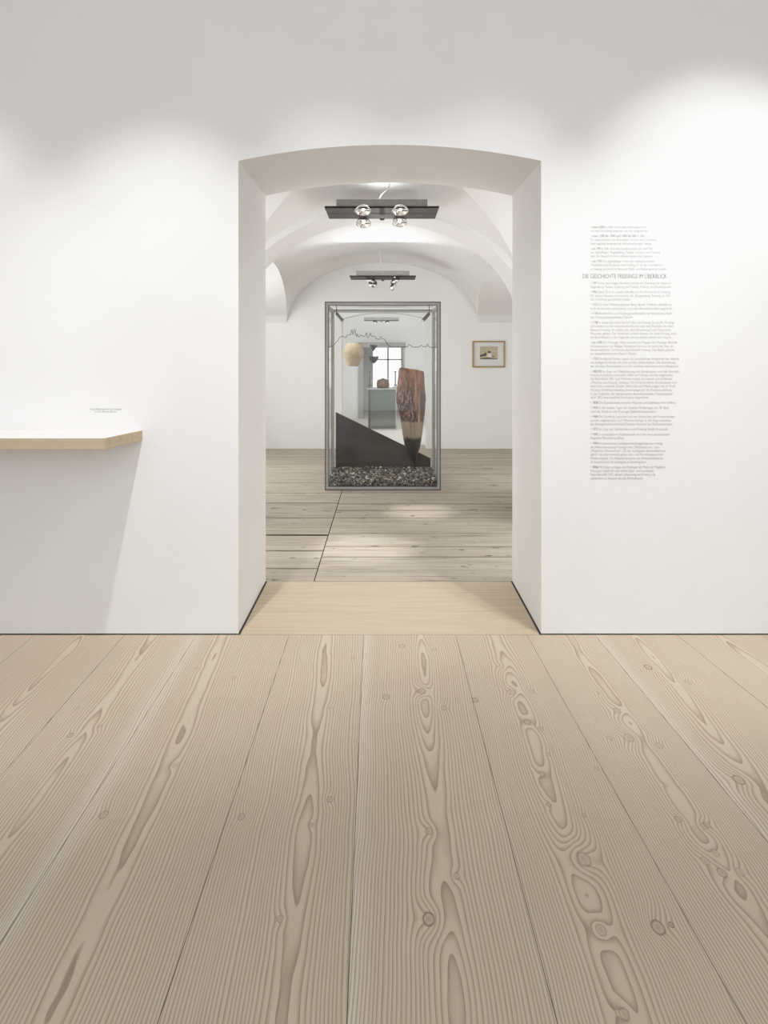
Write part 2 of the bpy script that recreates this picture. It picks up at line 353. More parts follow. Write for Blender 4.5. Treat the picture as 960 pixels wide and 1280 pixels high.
# ---------------------------------------------------------------- room shell
D0, D1 = 3.5, 4.297          # front and back of the wall with the passage
DB = 10.05                   # back wall of the gallery
DR = 14.49                   # end wall of the room beyond
def arch_wall(name, x0, x1, z0, z1, y0, y1, ox0, ox1, zs, zc, mat, ncol=48, label=None):
    m = MB(); mid = (ox0 + ox1) / 2; hw = (ox1 - ox0) / 2; rise = zc - zs
    if rise > 1e-4:
        R = (hw * hw + rise * rise) / (2 * rise)
        zf = lambda x: zc - R + math.sqrt(max(R * R - (x - mid) ** 2, 0))
    else: zf = lambda x: zc
    xs = [ox0 + (ox1 - ox0) * i / ncol for i in range(ncol + 1)]
    for y in (y0, y1):
        m.quad((x0, y, z0), (ox0, y, z0), (ox0, y, zs), (x0, y, zs)); m.quad((x0, y, zs), (ox0, y, zs), (ox0, y, z1), (x0, y, z1))
        m.quad((ox1, y, z0), (x1, y, z0), (x1, y, zs), (ox1, y, zs)); m.quad((ox1, y, zs), (x1, y, zs), (x1, y, z1), (ox1, y, z1))
        for a, b in zip(xs, xs[1:]): m.quad((a, y, zf(a)), (b, y, zf(b)), (b, y, z1), (a, y, z1))
    for a, b in zip(xs, xs[1:]): m.quad((a, y0, zf(a)), (b, y0, zf(b)), (b, y1, zf(b)), (a, y1, zf(a)))
    for x in (ox0, ox1): m.quad((x, y0, z0), (x, y0, zs), (x, y1, zs), (x, y1, z0))
    for x in (x0, x1): m.quad((x, y0, z0), (x, y0, z1), (x, y1, z1), (x, y1, z0))
    m.quad((x0, y0, z1), (x1, y0, z1), (x1, y1, z1), (x0, y1, z1))
    ob = m.build(name, mat); edge_tidy(ob); struct(ob, label); return ob
XL, XR = -2.75, 2.75
OX0, OX1 = W(298, 0, D0).x, W(676.5, 0, D0).x
arch_wall('wall_front', XL, XR, 0.004, 3.72, D0, D1, OX0, OX1, W(0, 201, D0).z, W(0, 181, D0).z, M['wall'])
m = MB(); m.box(XL - .1, XL, -2.2, D0, 0, 3.72); struct(m.build('wall_left', M['wall']))
m = MB(); m.box(XR, XR + .1, -2.2, D0, 0, 3.72); struct(m.build('wall_right', M['wall']))
m = MB(); m.box(XL, XR, -2.2, D0, 3.72, 3.8); struct(m.build('ceiling', M['wall']))

# plank floor of the front room: seams given by two photo points each, hearts of the boards likewise
def xat(px, py): return (px - CX) / F * floor_d(py)
def line(p, q):
    da, db = floor_d(p[1]), floor_d(q[1]); xa, xb = xat(*p), xat(*q); k = (xb - xa) / (db - da)
    return lambda y: xa + k * (y - da)
seam = [lambda y: -2.78, lambda y: -2.36 - .01 * (y - 3.5), lambda y: -1.98 - .012 * (y - 3.5), lambda y: -1.66 - .013 * (y - 3.5), lambda y: -1.235 - .0145 * (y - 3.5),
        line((245, 795), (0, 1180)), line((361, 795), (196.5, 1280)), line((454.5, 795), (433.5, 1280)), line((570, 795), (697, 1280)),
        line((659, 795), (930, 1275)), line((745, 795), (945, 1035)), line((847.5, 795), (960, 885)), lambda y: 1.78 - .03 * (y - 3.5), lambda y: 2.2 - .02 * (y - 3.5), lambda y: 2.78]
heart = [None, None, None, line((50, 850), (0, 905)), line((185, 805), (20, 1035)), line((275, 805), (60, 1280)), line((410, 795), (352, 1280)), line((525, 795), (572, 1280)),
         line((620, 795), (790, 1280)), line((712, 795), (915, 1100)), line((815, 820), (950, 985)), None, None, None]
# h0 (distance of the face from the pith), rings per metre, tone, pale edge side
spec = [(.05,100,.5,0),(.05,100,.4,0),(.045,105,.6,0),(.05,100,.6,0),(.047,100,.55,1),(.048,100,.45,-1),(.045,105,.5,0),(.046,98,.55,-1),(.075,120,.5,0),(.062,122,.62,0),(.052,105,.42,-1),(.06,100,.65,0),(.05,100,.5,0),(.05,100,.5,0)]
vs, fs, mi = [], [], []; att = {k: [] for k in ('gu', 'gs', 'gh', 'gp', 'gt', 'ge')}
G = 0.0008
ys = list(np.linspace(-2.2, 3.494, 30))
for i in range(len(seam) - 1):
    a, b = seam[i], seam[i + 1]; hf = heart[i] or (lambda y, a=a, b=b: (a(y) + b(y)) / 2)
    h0, rp, tn, es = spec[i]; rp *= 1.2
    for j, y in enumerate(ys):
        xa, xb = a(y) + G, b(y) - G; ww = .055
        cols = [xa, xa + ww, (xa + ww + xb - ww) / 2, xb - ww, xb]
        for k, xx in enumerate(cols):
            vs.append((xx, y, 0)); att['gu'].append(xx - hf(y)); att['gs'].append(i * 1.37 + .5); att['gh'].append(h0); att['gp'].append(rp); att['gt'].append(tn)
            att['ge'].append(1.0 if (es == 1 and k == 4) or (es == -1 and k == 0) else 0.0)
        if j:
            o = len(vs) - 10
            for k in range(4): fs.append((o + k, o + k + 1, o + 6 + k, o + 5 + k)); mi.append(i)
m = MB(); m.v = vs; m.f = fs; m.mi = mi
n0 = len(m.v); m.box(XL, XR, -2.2, 4.32, -.03, -.006, len(spec))
pm = []
for i in range(len(spec)):
    pm.append(plank_mat([k for k in KN if seam[i](floor_d(k[1])) <= W(k[0], k[1], floor_d(k[1])).x < seam[i+1](floor_d(k[1]))]))
fl = m.build('floor', pm + [M['gap']])
for k, vals in att.items():
    A = fl.data.attributes.new(k, 'FLOAT', 'POINT'); A.data.foreach_set('value', vals + [0.0] * (len(m.v) - n0))
struct(fl)
# threshold boards lie across the passage
m = MB(); gp = .009
for (ya, yb) in ((3.4965, 3.80), (3.8015, 4.09), (4.0915, 4.297)): m.box(OX0 + gp, OX1 - gp, ya, yb, -.005, .0005)
struct(m.build('floor', M['threshold']))
# gallery floor: old boards running left to right
m = MB(); sv_, tv_ = [], []
def boards(x0, x1, dl):
    for a, b in zip(dl, dl[1:]):
        s_, t_ = random.random() * 9, random.random(); g = .008 if random.random() < .5 else .015
        if b - a < .03: continue
        m.quad((x0, a + g/2, 0), (x1, a + g/2, 0), (x1, b - g/2, 0), (x0, b - g/2, 0)); sv_.extend([s_] * 4); tv_.extend([t_] * 4)
xs_ = -.417
boards(xs_ + .003, 2.3, [4.297, 4.81, 5.06, 5.42, 5.92, 6.20, 6.46, 6.96, 7.5, 7.99, 8.6, 9.2, 9.65, 10.05, 10.5])
boards(-2.3, xs_ - .003, [4.297, 4.55, 4.96, 5.362, 5.386, 5.92, 6.5, 6.95, 7.5, 8.1, 8.7, 9.3, 10.05, 10.5])
n1 = len(m.v); m.box(-2.3, 2.3, 4.297, 10.5, -.03, -.006, 1)
fl2 = m.build('floor', [M['boards'], M['gap']])
for k, vals in (('gs', sv_), ('gt', tv_)):
    A = fl2.data.attributes.new(k, 'FLOAT', 'POINT'); A.data.foreach_set('value', vals + [0.0] * (len(m.v) - n1))
struct(fl2)

# gallery: vaulted ceiling
VC = -.045
def ell(u, hw, zs, zc): return VC + u * hw, zs + (zc - zs) * math.sqrt(max(1 - u * u, 0))
NS = 72
def vault_section(m, rows, hw, zs, zcf, xo, lip):
    prev = None
    for (d, uu) in rows:
        zc = zcf(d); pts = []
        for k in range(NS + 1):
            # even spacing in angle between the two groin points
            a = math.asin(uu) * (-1 + 2 * k / NS); x, z = ell(math.sin(a), hw, zs, zc); pts.append((x, d, z))
        if prev:
            for k in range(NS): m.quad(prev[k], prev[k+1], pts[k+1], pts[k])
            for e, s in ((0, -1), (NS, 1)):
                p, q = prev[e], pts[e]
                p2, q2 = (p[0], p[1], p[2] - lip), (q[0], q[1], q[2] - lip)
                p3, q3 = (s * xo, p[1], p[2] - lip), (s * xo, q[1], q[2] - lip)
                m.quad(p, q, q2, p2); m.quad(p2, q2, q3, p3)
        prev = pts
def smoothrows(pts, n=26):
    ds = np.linspace(pts[0][0], pts[-1][0], n); us = np.interp(ds, [p[0] for p in pts], [p[1] for p in pts])
    k = np.ones(5) / 5; us2 = np.convolve(np.pad(us, 2, mode='edge'), k, 'valid'); us2[0], us2[-1] = us[0], us[-1]
    return list(zip(ds, us2))
m = MB()
vault_section(m, smoothrows([(D1, .12), (4.7, .31), (5.0, .49), (5.45, .83), (5.6, .90)]), 1.17, 1.6, lambda d: float(np.interp(d, [4.3, 5.0, 5.25, 5.45, 5.6], [2.62, 2.565, 2.52, 2.47, 2.435])), 2.3, .004)
vault_section(m, [(6.13, .80), (7.0, .80)] and smoothrows([(6.13, .785), (6.9, .79), (7.5, .807), (8.3, .855), (9.3, .93), (DB, .999)], 40), 1.30, 1.70, lambda d: 2.535, 2.3, .02)
ob = m.build('ceiling', M['vault'], smooth=False); edge_tidy(ob)
me = ob.data; me.polygons.foreach_set('use_smooth', [True] * len(me.polygons))
me.set_sharp_from_angle(angle=.35); struct(ob)
# transverse arch between the bays
m = MB(); n = 96; pr = None
for k in range(n + 1):
    a = -PI / 2 + PI * k / n; x = VC + 1.135 * math.sin(a); z = 1.55 + .85 * math.cos(a)
    if k == 0 or k == n: z = 1.55
    c = [(x, 5.6, z), (x, 6.13, z)]
    o = [(x, 5.6, 2.75), (x, 6.13, 2.75)]
    if pr:
        m.quad(pr[0][0], c[0], c[1], pr[0][1]); m.quad(pr[0][0], c[0], o[0], pr[1][0]); m.quad(pr[0][1], c[1], o[1], pr[1][1])
    pr = (c, o)
for s in (-1, 1):
    x = VC + s * 1.135; xo = s * 2.3
    m.quad((x, 5.6, 0), (x, 6.13, 0), (x, 6.13, 1.55), (x, 5.6, 1.55))
    for y in (5.6, 6.13): m.quad((x, y, 0), (xo, y, 0), (xo, y, 2.75), (x, y, 2.75))
ob = m.build('trim_1', M['vault']); edge_tidy(ob)
ob.data.polygons.foreach_set('use_smooth', [True] * len(ob.data.polygons)); ob.data.set_sharp_from_angle(angle=.5); struct(ob)
for s, nm in ((-1, 'wall_left'), (1, 'wall_right')):
    m = MB(); x = s * 2.3; m.box(min(x, x + s*.1), max(x, x + s*.1), D1, DB, 0, 2.8); struct(m.build(nm, M['wall2']))
m = MB(); m.box(-2.4, 2.4, D1, DB, 2.8, 2.86); struct(m.build('ceiling', M['vault']))
# back wall with low arched opening hidden by the case
arch_wall('wall_back', -2.4, 2.4, 0, 3.0, DB, DB + .3, W(427, 0, DB).x, W(533, 0, DB).x, W(0, 398.5, DB).z, W(0, 390.5, DB).z, M['wall2'])
# room beyond
arch_wall('wall_end', -1.6, 1.6, 0, 2.9, DR, DR + .6, W(448, 0, DR).x, W(505.5, 0, DR).x, W(0, 429, DR).z, W(0, 429, DR).z, M['wall2'], 4)
m = MB(); m.box(-1.6, 1.6, 10.5, DR + 3.2, -.03, 0)
struct(m.build('floor', plain('pale_floor', (.74, .725, .70), .5, var=.05, scale=3)))
for s, nm in ((-1, 'wall_left'), (1, 'wall_right')):
    m = MB(); m.box(min(s*1.6, s*1.7), max(s*1.6, s*1.7), DB + .3, DR + .6, 0, 2.9); struct(m.build(nm, M['wall2']))
m = MB(); m.box(-1.7, 1.7, DB + .3, DR + .6, 2.6, 2.7); struct(m.build('ceiling', M['wall2']))
# deep window niche
NX0, NX1 = W(448, 0, DR).x, W(505.5, 0, DR).x; NZ = W(0, 429, DR).z; NB = DR + 1.9
m = MB()
m.box(NX0 - .06, NX0, DR + .6, NB, 0, NZ + .06); m.box(NX1, NX1 + .06, DR + .6, NB, 0, NZ + .06); m.box(NX0, NX1, DR + .6, NB, NZ, NZ + .06)
struct(m.build('wall_niche', M['wall2']))
wx0, wx1, wz0, wz1 = W(464.5, 0, NB).x, W(503, 0, NB).x, W(0, 488, NB).z, W(0, 433, NB).z
m = MB()
m.box(NX0, wx0, NB, NB + .08, 0, NZ + .06); m.box(wx1, NX1, NB, NB + .08, 0, NZ + .06); m.box(wx0, wx1, NB, NB + .08, 0, wz0); m.box(wx0, wx1, NB, NB + .08, wz1, NZ + .06)
struct(m.build('wall_niche_back', M['wall2']))
wroot = thing('window_1', None, None, ((wx0 + wx1)/2, NB, wz0)); wroot['kind'] = 'structure'
m = MB(); fw = .03; mz = W(0, 449.5, NB).z
mx_ = W(485, 0, NB).x
for (a, b, c, d_) in ((wx0, wx0+fw, wz0, wz1), (wx1-fw, wx1, wz0, wz1), (wx0, wx1, wz0, wz0+fw), (wx0, wx1, wz1-fw, wz1), (mx_-.018, mx_+.018, wz0, wz1), (wx0, wx1, mz-.015, mz+.015)): m.box(a, b, NB+.01, NB+.05, c, d_)
m.build('window_frame', M['white'], wroot)
m = MB(); m.box(wx0+.01, wx1-.01, NB+.028, NB+.032, wz0+.01, wz1-.01); m.build('pane', M['glass'], wroot)
# grey frame around the niche
m = MB(); yy = DR - .03
m.box(W(448, 0, DR).x - .005, W(454.3, 0, DR).x, yy, DR + .12, 0, NZ); m.box(W(503.3, 0, DR).x, NX1 + .002, yy, DR + .12, 0, NZ); m.box(W(447, 0, DR).x, W(507, 0, DR).x, yy - .01, DR + .12, W(0, 434.3, DR).z, W(0, 428, DR).z)
struct(m.build('trim_2', M['greytrim']))

# ---------------------------------------------------------------- wall shelf
sh = thing('wall_shelf', 'pale wooden wall shelf with white top on the left wall', 'shelf', (-1.6, 3.5, .92))
z1 = W(0, 538, D0).z; z0 = z1 - .0475; xr = W(178, 0, D0).x; yf = 3.185; xf = W(131, 0, yf).x; xl = -2.74
m = MB(); m.add([(xl,yf,z0),(xf,yf,z0),(xr,D0,z0),(xl,D0,z0),(xl,yf,z1),(xf,yf,z1),(xr,D0,z1),(xl,D0,z1)], [(0,3,2,1),(4,5,6,7),(0,1,5,4),(1,2,6,5),(2,3,7,6),(3,0,4,7)])
m.build('board', M['shelf'], sh, bevel=.0015)
m = MB(); e = .004; zt = z1
m.add([(xl+e,yf+e,zt),(xf-e,yf+e,zt),(xr-e,D0,zt),(xl+e,D0,zt),(xl+e,yf+e,zt+.0012),(xf-e,yf+e,zt+.0012),(xr-e,D0,zt+.0012),(xl+e,D0,zt+.0012)], [(0,3,2,1),(4,5,6,7),(0,1,5,4),(1,2,6,5),(2,3,7,6),(3,0,4,7)])
m.build('top_surface', M['shelftop'], sh)
m = MB(); ca = M['shelftop']
m.box(W(-30,0,3.45).x, W(40,0,3.45).x, 3.36, 3.47, z1+.0012, z1+.0042)
tag(m.build('booklet', plain('booklet_paper', (.80,.78,.77), .6, var=.02)), 'thin white booklet lying on the wall shelf at the picture edge', 'booklet')

# ---------------------------------------------------------------- wall lettering
def text_bm(txt):
    cu = bpy.data.curves.new('lettering', 'FONT'); cu.body = txt; cu.size = 1.0; cu.resolution_u = 2
    ob = bpy.data.objects.new('lettering', cu); C.objects.link(ob)
    dg = bpy.context.evaluated_depsgraph_get(); me = bpy.data.meshes.new_from_object(ob.evaluated_get(dg))
    vs = [tuple(v.co) for v in me.vertices]; fs = [tuple(p.vertices) for p in me.polygons]
    bpy.data.objects.remove(ob); bpy.data.curves.remove(cu); bpy.data.meshes.remove(me)
    return vs, fs
def put_text(m, txt, px0, px1, pyc, em, mi=0):
    vs, fs = text_bm(txt)
    x0 = min(v[0] for v in vs); x1 = max(v[0] for v in vs)
    a = W(px0, pyc, D0); b = W(px1, pyc, D0); s = (b.x - a.x) / (x1 - x0); zs = em / F * D0
    m.add([(a.x + (v[0] - x0) * s, D0 - .0012, a.z + (v[1] - .26) * zs) for v in vs], fs, mi)
LINES = [ # y in photo, right end, text, year prefix length
 (284.1,807.5,'• etwa 5000 v. Chr. Die ersten Siedlungsspuren',1),(288.7,811,'auf dem Domberg stammen aus der Jungsteinzeit.',0),
 (295.1,806,'• etwa 1200 bis 1500 und 1300 bis 500 v. Chr.',1),(299.9,820.5,'Für viele Dekaden der Bronzezeit sind auf dem Domberg',0),(304.7,815,'überregional bedeutende Höhensiedlungen belegt.',0),
 (311,816,'• um 700 n. Chr. Auf dem Domberg lässt sich eine Pfalz',1),(315.6,825,'der Agilolfinger. Regensburg, Passau, Salzburg und Freising',0),(320.3,816,'sind die Hauptorte ihres altbayerischen Herzogtums.',0),
 (326.7,818.5,'• um 720 Die Agilolfinger rufen den missionierenden',1),(331.4,828.5,'Wanderbischof Korbinian nach Freising. Er ist der erste Bischof',0),(336.4,834,'in Freising und wird bis heute als Stadt- und Bistumspatron verehrt.',0),
 (354,839,'• 739 Durch den heiligen Bonifatius erfolgt die Gründung der Bistümer',1),(358.7,839,'Regensburg, Passau, Salzburg und Freising. Freising wird Bischofsstadt.',0),
 (365.1,838,'• 996 Kaiser Otto III. verleiht dem Bischof das Marktrecht für Freising.',1),(369.9,837,'Mit dieser Urkunde wird erstmals die „Burgsiedlung“ Freising am Fuß',0),(374.4,788.5,'des Dombergs geschichtlich fassbar.',0),
 (380.8,839.5,'• 1021 Auf dem Weihenstephaner Berg, dessen Tradition ebenfalls bis',1),(385.8,841,'ins 8. Jahrhundert zurückreicht, wird eine Benediktinerabtei gegründet.',0),
 (391.9,839.5,'• 1140 Bischof Otto von Freising gründet östlich der historischen Stadt',1),(396.7,791,'das Prämonstratenserkloster Neustift.',0),
 (403.3,843,'• 1158 In diesem Jahr stirbt Bischof Otto von Freising. Der große Theologe',1),(407.8,841.5,'und Gelehrte ist der bedeutendste Bischof unter den Bischöfen des alten',0),(412.5,838,'Bistums Freising. Im selben Jahr wird Brückenzoll und Münzrecht',0),(417.1,845,'Münchens geklärt: Der Salzhandel verläuft zulasten der Stadt Freising, auch',0),(421.8,839.5,'die Bischofsstadt in den folgenden Jahrhunderten jedoch sehr lang an.',0),
 (428.2,846.5,'• um 1500 Der Freisinger Maler erscheint im Wappen der Freisinger Bischöfe',1),(432.9,841.5,'als Kennzeichen des Heiligen Römischen Reiches. Sie herrschen über ein',0),(437.5,843,'kleines weltliches Territorium, das Hochstift Freising. Zum Besitz gehören',0),(442.2,796.5,'im alpenländischen Raum Güter.',0),
 (448.6,849,'• 1724 Fürstbischof Eckher begeht die tausendjährige Wiederkehr der Ankunft',1),(453.2,844,'des heiligen Korbinian mit einer großen Jubiläumsfeier. Die Ausstattung',0),(457.9,848.5,'der barocken Residenzstadt erreicht nochmals einen besonderen Höhepunkt.',0),
 (464.5,849,'• 1802/03 Im Zuge von Mediatisierung und Säkularisation wird das Hochstift',1),(469,841.5,'Freising Kurbayern einverleibt, Stifte und Klöster werden aufgehoben,',0),(473.6,840,'der Bischofssitz 1821 nach München verlegt, die Diözese zum Erzbistum',0),(478.3,846,'„München und Freising“ erhoben. Die fürstbischöfliche Residenzstadt wird',0),(482.8,845,'bayerische Landstadt. Schulen, Behörden und Militär prägen nun ihr Profil.',0),(487.6,840,'Auf dem Domberg entstehen Einrichtungen für die Priesterausbildung.',0),(492.4,841,'In den Gebäuden der säkularisierten Benediktinerabtei Weihenstephan',0),(496.9,811,'wird 1803 eine staatliche Forstschule eingerichtet.',0),
 (503.4,845,'• 1858 Die Eisenbahnlinie zwischen München und Landshut wird eröffnet.',1),
 (509.8,836.5,'• 1945 In den letzten Tagen des Zweiten Weltkrieges, am 18. April,',1),(514.6,820.5,'wird das Areal um den Freisinger Bahnhof bombardiert.',0),
 (520.9,843.5,'• 1968 Der Domberg organisiert sich neu: Hochschule und Priesterseminar',1),(525.7,838.5,'werden aufgelöst bzw. nach München verlegt. In der Folge entstehen',0),(530.3,841,'das Bildungszentrum Kardinal-Döpfner-Haus und das Diözesanmuseum.',0),
 (536.6,835,'• 1972 Im Zuge der Gebietsreform wird Freising Große Kreisstadt.',1),
 (543.2,837,'• 1992 In unmittelbarer Nachbarschaft wird der neue internationale',1),(547.7,780,'Flughafen München eröffnet.',0),
 (554.3,828.5,'• 1994 Im bayerischen Landesentwicklungsprogramm erfolgt',1),(559.1,823.5,'die Höherbewertung Freisings vom „Mittelzentrum“ zum',0),(563.6,832,'„Möglichen Oberzentrum“. Zu den wichtigsten Standortfaktoren',0),(568.2,828.5,'gehört das internationale grüne Lehr- und Forschungszentrum',0),(572.9,828.5,'Weihenstephan. Die Arbeitslosenquote des Arbeitsamtsbezirks',0),(577.6,808,'ist kontinuierlich die niedrigste im Bundesgebiet.',0),
 (584,831.5,'• 2006 Mit Sorge verfolgen die Freisinger die Pläne der Flughafen',1),(588.7,818,'München GmbH für eine dritte Start- und Landebahn.',0),(593.3,819,'Papst Benedikt XVI., dessen Lebensweg mit Freising eng',0),(598,804,'verbunden ist, besucht die alte Bischofsstadt.',0)]
wt = thing('wall_text', 'tall column of small grey German lettering on the right wall', 'wall text', W(785, 600, D0))
m = MB(); put_text(m, 'DIE GESCHICHTE FREISINGS IM ÜBERBLICK', 728, 833.5, 345.8, 8.0); hd = m.build('heading', plain('heading_grey', (.20, .198, .195), .7), wt); hd['label'] = 'larger grey capitals heading'
mp = None; first = None
for (py, pr_, tx, yr) in LINES:
    if yr:
        if mp: mp.build('paragraph', [M['ink'], M['inkb']], wt)
        mp = MB()
    if yr:
        # year set heavier: bullet + date drawn with a doubled stroke
        parts = tx.split(' '); k = 2
        if parts[1] in ('etwa', 'um'): k = 3
        if '1200 bis' in tx: k = len(parts)
        elif 'v. Chr.' in tx or 'n. Chr.' in tx: k = 5
        fullv, _ = text_bm(tx); wfull = max(v[0] for v in fullv)
        head = ' '.join(parts[:k]); hv, _ = text_bm(head); wh = max(v[0] for v in hv)
        xe = 738.2 + (pr_ - 738.2) * wh / wfull
        put_text(mp, head, 738.2, xe, py, 4.7, 1)
        if k < len(parts): put_text(mp, ' '.join(parts[k:]), xe + 1.3, pr_, py, 4.7)
    else: put_text(mp, tx, 738.0, pr_, py, 4.7)
mp.build('paragraph', [M['ink'], M['inkb']], wt)
m = MB(); put_text(m, 'Freising: Luftbildschrägaufnahme der Domberganlage', 112.5, 152, 511.5, 3.4); put_text(m, 'von Nordwesten, Bavaria', 118.5, 145.5, 514.6, 3.4)
tag(m.build('wall_caption', M['inkb']), 'tiny two-line grey caption on the wall above the shelf', 'caption')

# ---------------------------------------------------------------- glass display case
VF, VB = 7.08, 7.96
vx0, vx1 = W(406, 0, VF).x, W(551, 0, VF).x; vz1 = W(0, 377, VF).z
case = thing('display_case', 'tall freestanding glass case with grey steel frame holding finds above gravel', 'display case', ((vx0+vx1)/2, (VF+VB)/2, 0))
fw = .030
def ring_frame(m, x0, x1, z0, z1, y0, y1, w, mi=0):
    m.box(x0, x0+w, y0, y1, z0, z1, mi); m.box(x1-w, x1, y0, y1, z0, z1, mi); m.box(x0+w, x1-w, y0, y1, z1-w, z1, mi); m.box(x0+w, x1-w, y0, y1, z0, z0+w, mi)
m = MB(); ring_frame(m, vx0, vx1, 0, vz1, VF, VF+.03, .010, 1); ring_frame(m, vx0+.010, vx1-.010, .010, vz1-.010, VF+.004, VF+.034, .022, 0); ring_frame(m, vx0+.032, vx1-.032, .032, vz1-.032, VF+.012, VF+.034, .006, 1)
m.build('front_frame', [M['steel'], M['steel_dark']], case)
m = MB(); vzr = vz1 - .03; ring_frame(m, vx0, vx1, 0, vzr, VB-.03, VB, .009, 1); ring_frame(m, vx0+.009, vx1-.009, .009, vzr-.009, VB-.034, VB-.004, .023, 0)
m.build('rear_frame', [M['steel'], M['steel_dark']], case)
for x in (vx0, vx1 - fw):
    for z in (0, vz1 - fw - .03):
        m = MB(); m.box(x, x+fw, VF+.03, VB-.03, z, z+fw); m.build('rail', M['steel'], case)
m = MB(); m.box(vx0+fw, vx1-fw, VF+.03, VB-.03, .004, .03); m.build('base_plate', M['steel_dark'], case)
gz = .04
for nm, (x0, x1, y0, y1, z0, z1_) in {'front_pane': (vx0+.03, vx1-.03, VF+.018, VF+.024, .03, vz1-.03), 'rear_pane': (vx0+.03, vx1-.03, VB-.024, VB-.018, .03, vz1-.06),
        'side_pane': (vx0+.012, vx0+.018, VF+.03, VB-.03, .03, vz1-.03), 'side_pane.001': (vx1-.018, vx1-.012, VF+.03, VB-.03, .03, vz1-.03), 'top_pane': (vx0+.03, vx1-.03, VF+.03, VB-.03, vz1-.012, vz1-.006)}.items():
    m = MB(); m.box(x0, x1, y0, y1, z0, z1_); m.build(nm, M['sideglass' if 'side' in nm or 'top' in nm else 'glass'], case)
for (a, b) in (((420.7, 392), (428.3, 401)), ((536.5, 392), (528.5, 401))):
    m = MB(); p, q = W(*a, VF+.35), W(*b, VF+.28); dv = q - p
    m.tube([p, p + dv*.1, p + dv*.93, q], [.014, .017, .017, .014], 14)
    sp = m.build('spotlight', M['steel_dark'], case, smooth=False)
    m = MB(); m.tube([q, q + dv*.02], .012, 12); m.build('lens', M['lens'], sp); 
    bpy.context.view_layer.update()
    sp.children[0].location = (0, 0, 0)
    m = MB(); m.tube([p, Vector((p.x, p.y, vz1 - .02))], .004, 8); b_ = m.build('bracket', M['steel_dark'], sp); b_.location = (0, 0, 0)
# skyline engraved on the front pane
sky = [(0,437),(22,434),(40,428),(55,415),(75,390),(80,382),(84,388),(95,360),(108,350),(130,345),(140,352),(150,360),(158,345),(165,335),(195,332),(199,300),(205,285),(209,312),(212,330),(220,328),(223,300),(230,280),(235,308),(238,320),(241,345),(246,348),(249,322),(254,338),(268,355),(272,340),(280,335),(300,345),(322,345),(326,322),(330,312),(334,335),(340,360),(350,350),(357,330),(362,310),(367,330),(372,345),(400,345),(412,365),(432,372),(445,368),(450,345),(465,365),(485,370),(500,400),(515,420),(530,435),(600,437),(680,435),(690,420),(697,415),(705,420),(720,435),(745,440),(760,436),(775,440),(790,430),(805,420),(815,435),(840,435),(848,425),(853,405),(858,425),(862,432),(875,438),(885,440),(955,440)]
m = MB(); m.tube([W(410 + x/6.857, 370 + y/6.857, VF+.0155) for x, y in sky], .0027, 5)
m.build('skyline_drawing', M['ink2'], case)
def lines_on(pane_y, px0, px1, pys, name):
    m = MB()
    for py in pys:
        a, b = W(px0, py, pane_y), W(px1, py, pane_y); m.box(a.x, b.x, pane_y-.0015, pane_y, a.z-.003, a.z+.003)
    return m

# gravel
gx0, gx1, gy0, gy1 = vx0+.022, vx1-.022, VF+.030, VB-.054; gt = .088
rng = np.random.default_rng(5)
ico = bmesh.new(); bmesh.ops.create_icosphere(ico, subdivisions=1, radius=1.0); iv = np.array([v.co[:] for v in ico.verts]); itf = [tuple(v.index for v in f.verts) for f in ico.faces]; ico.free()
V, Fc = [], []
def pebble(x, y, z, s):
    R = Matrix.Rotation(rng.uniform(0, 6.28), 3, Vector(rng.normal(size=3)).normalized()); sc = s * rng.uniform(.7, 1.15, 3)
    pts = (iv * rng.uniform(.85, 1.1, (12, 1)) * sc) @ np.array(R) + (x, y, z); o = len(V); V.extend(map(tuple, pts)); Fc.extend(tuple(i + o for i in f) for f in itf)
for _ in range(2600):
    s = rng.uniform(.008, .0175); pebble(rng.uniform(gx0+s, gx1-s), gy0 + s + rng.uniform(0, .012), rng.uniform(.030+s, gt), s)
for _ in range(2800):
    s = rng.uniform(.009, .018); pebble(rng.uniform(gx0+s, gx1-s), rng.uniform(gy0+s, gy1-s), gt - .004 + rng.uniform(-.008, .01), s)
for sgn in (0, 1):
    for _ in range(900):
        s = rng.uniform(.007, .013); pebble((gx0+s+rng.uniform(0,.01)) if sgn == 0 else (gx1-s-rng.uniform(0,.01)), rng.uniform(gy0+s, gy1-s), rng.uniform(.034+s, gt), s)
m = MB(); m.v = V; m.f = Fc; m.mi = [0]*len(Fc); m.box(gx0+.02, gx1-.02, gy0+.022, gy1-.012, .031, gt-.012)
tag(m.build('gravel', M['pebble']), 'dark mixed gravel filling the bottom of the glass case', 'gravel', kind='stuff')

# dark sloping soil panel in front of the rear pane
yp = VB - .075
pl = [W(417.6, 514, yp), W(541.2, 574.3, yp)]; zb = gt - .02
m = MB(); a, b = pl; x0, x1 = vx0 + .05, vx1 - .05
za = a.z + (x0 - a.x) * (b.z - a.z) / (b.x - a.x); zb1 = a.z + (x1 - a.x) * (b.z - a.z) / (b.x - a.x)
m.add([(x0, yp, zb-.03), (x1, yp, zb-.03), (x1, yp, zb1), (x0, yp, za), (x0, yp+.012, zb-.03), (x1, yp+.012, zb-.03), (x1, yp+.012, zb1), (x0, yp+.012, za)], [(0,1,2,3), (7,6,5,4), (0,4,5,1), (1,5,6,2), (2,6,7,3), (3,7,4,0)])
tag(m.build('soil_panel', M['soil']), 'dark brown panel with sloping top edge standing in the gravel of the case', 'panel')

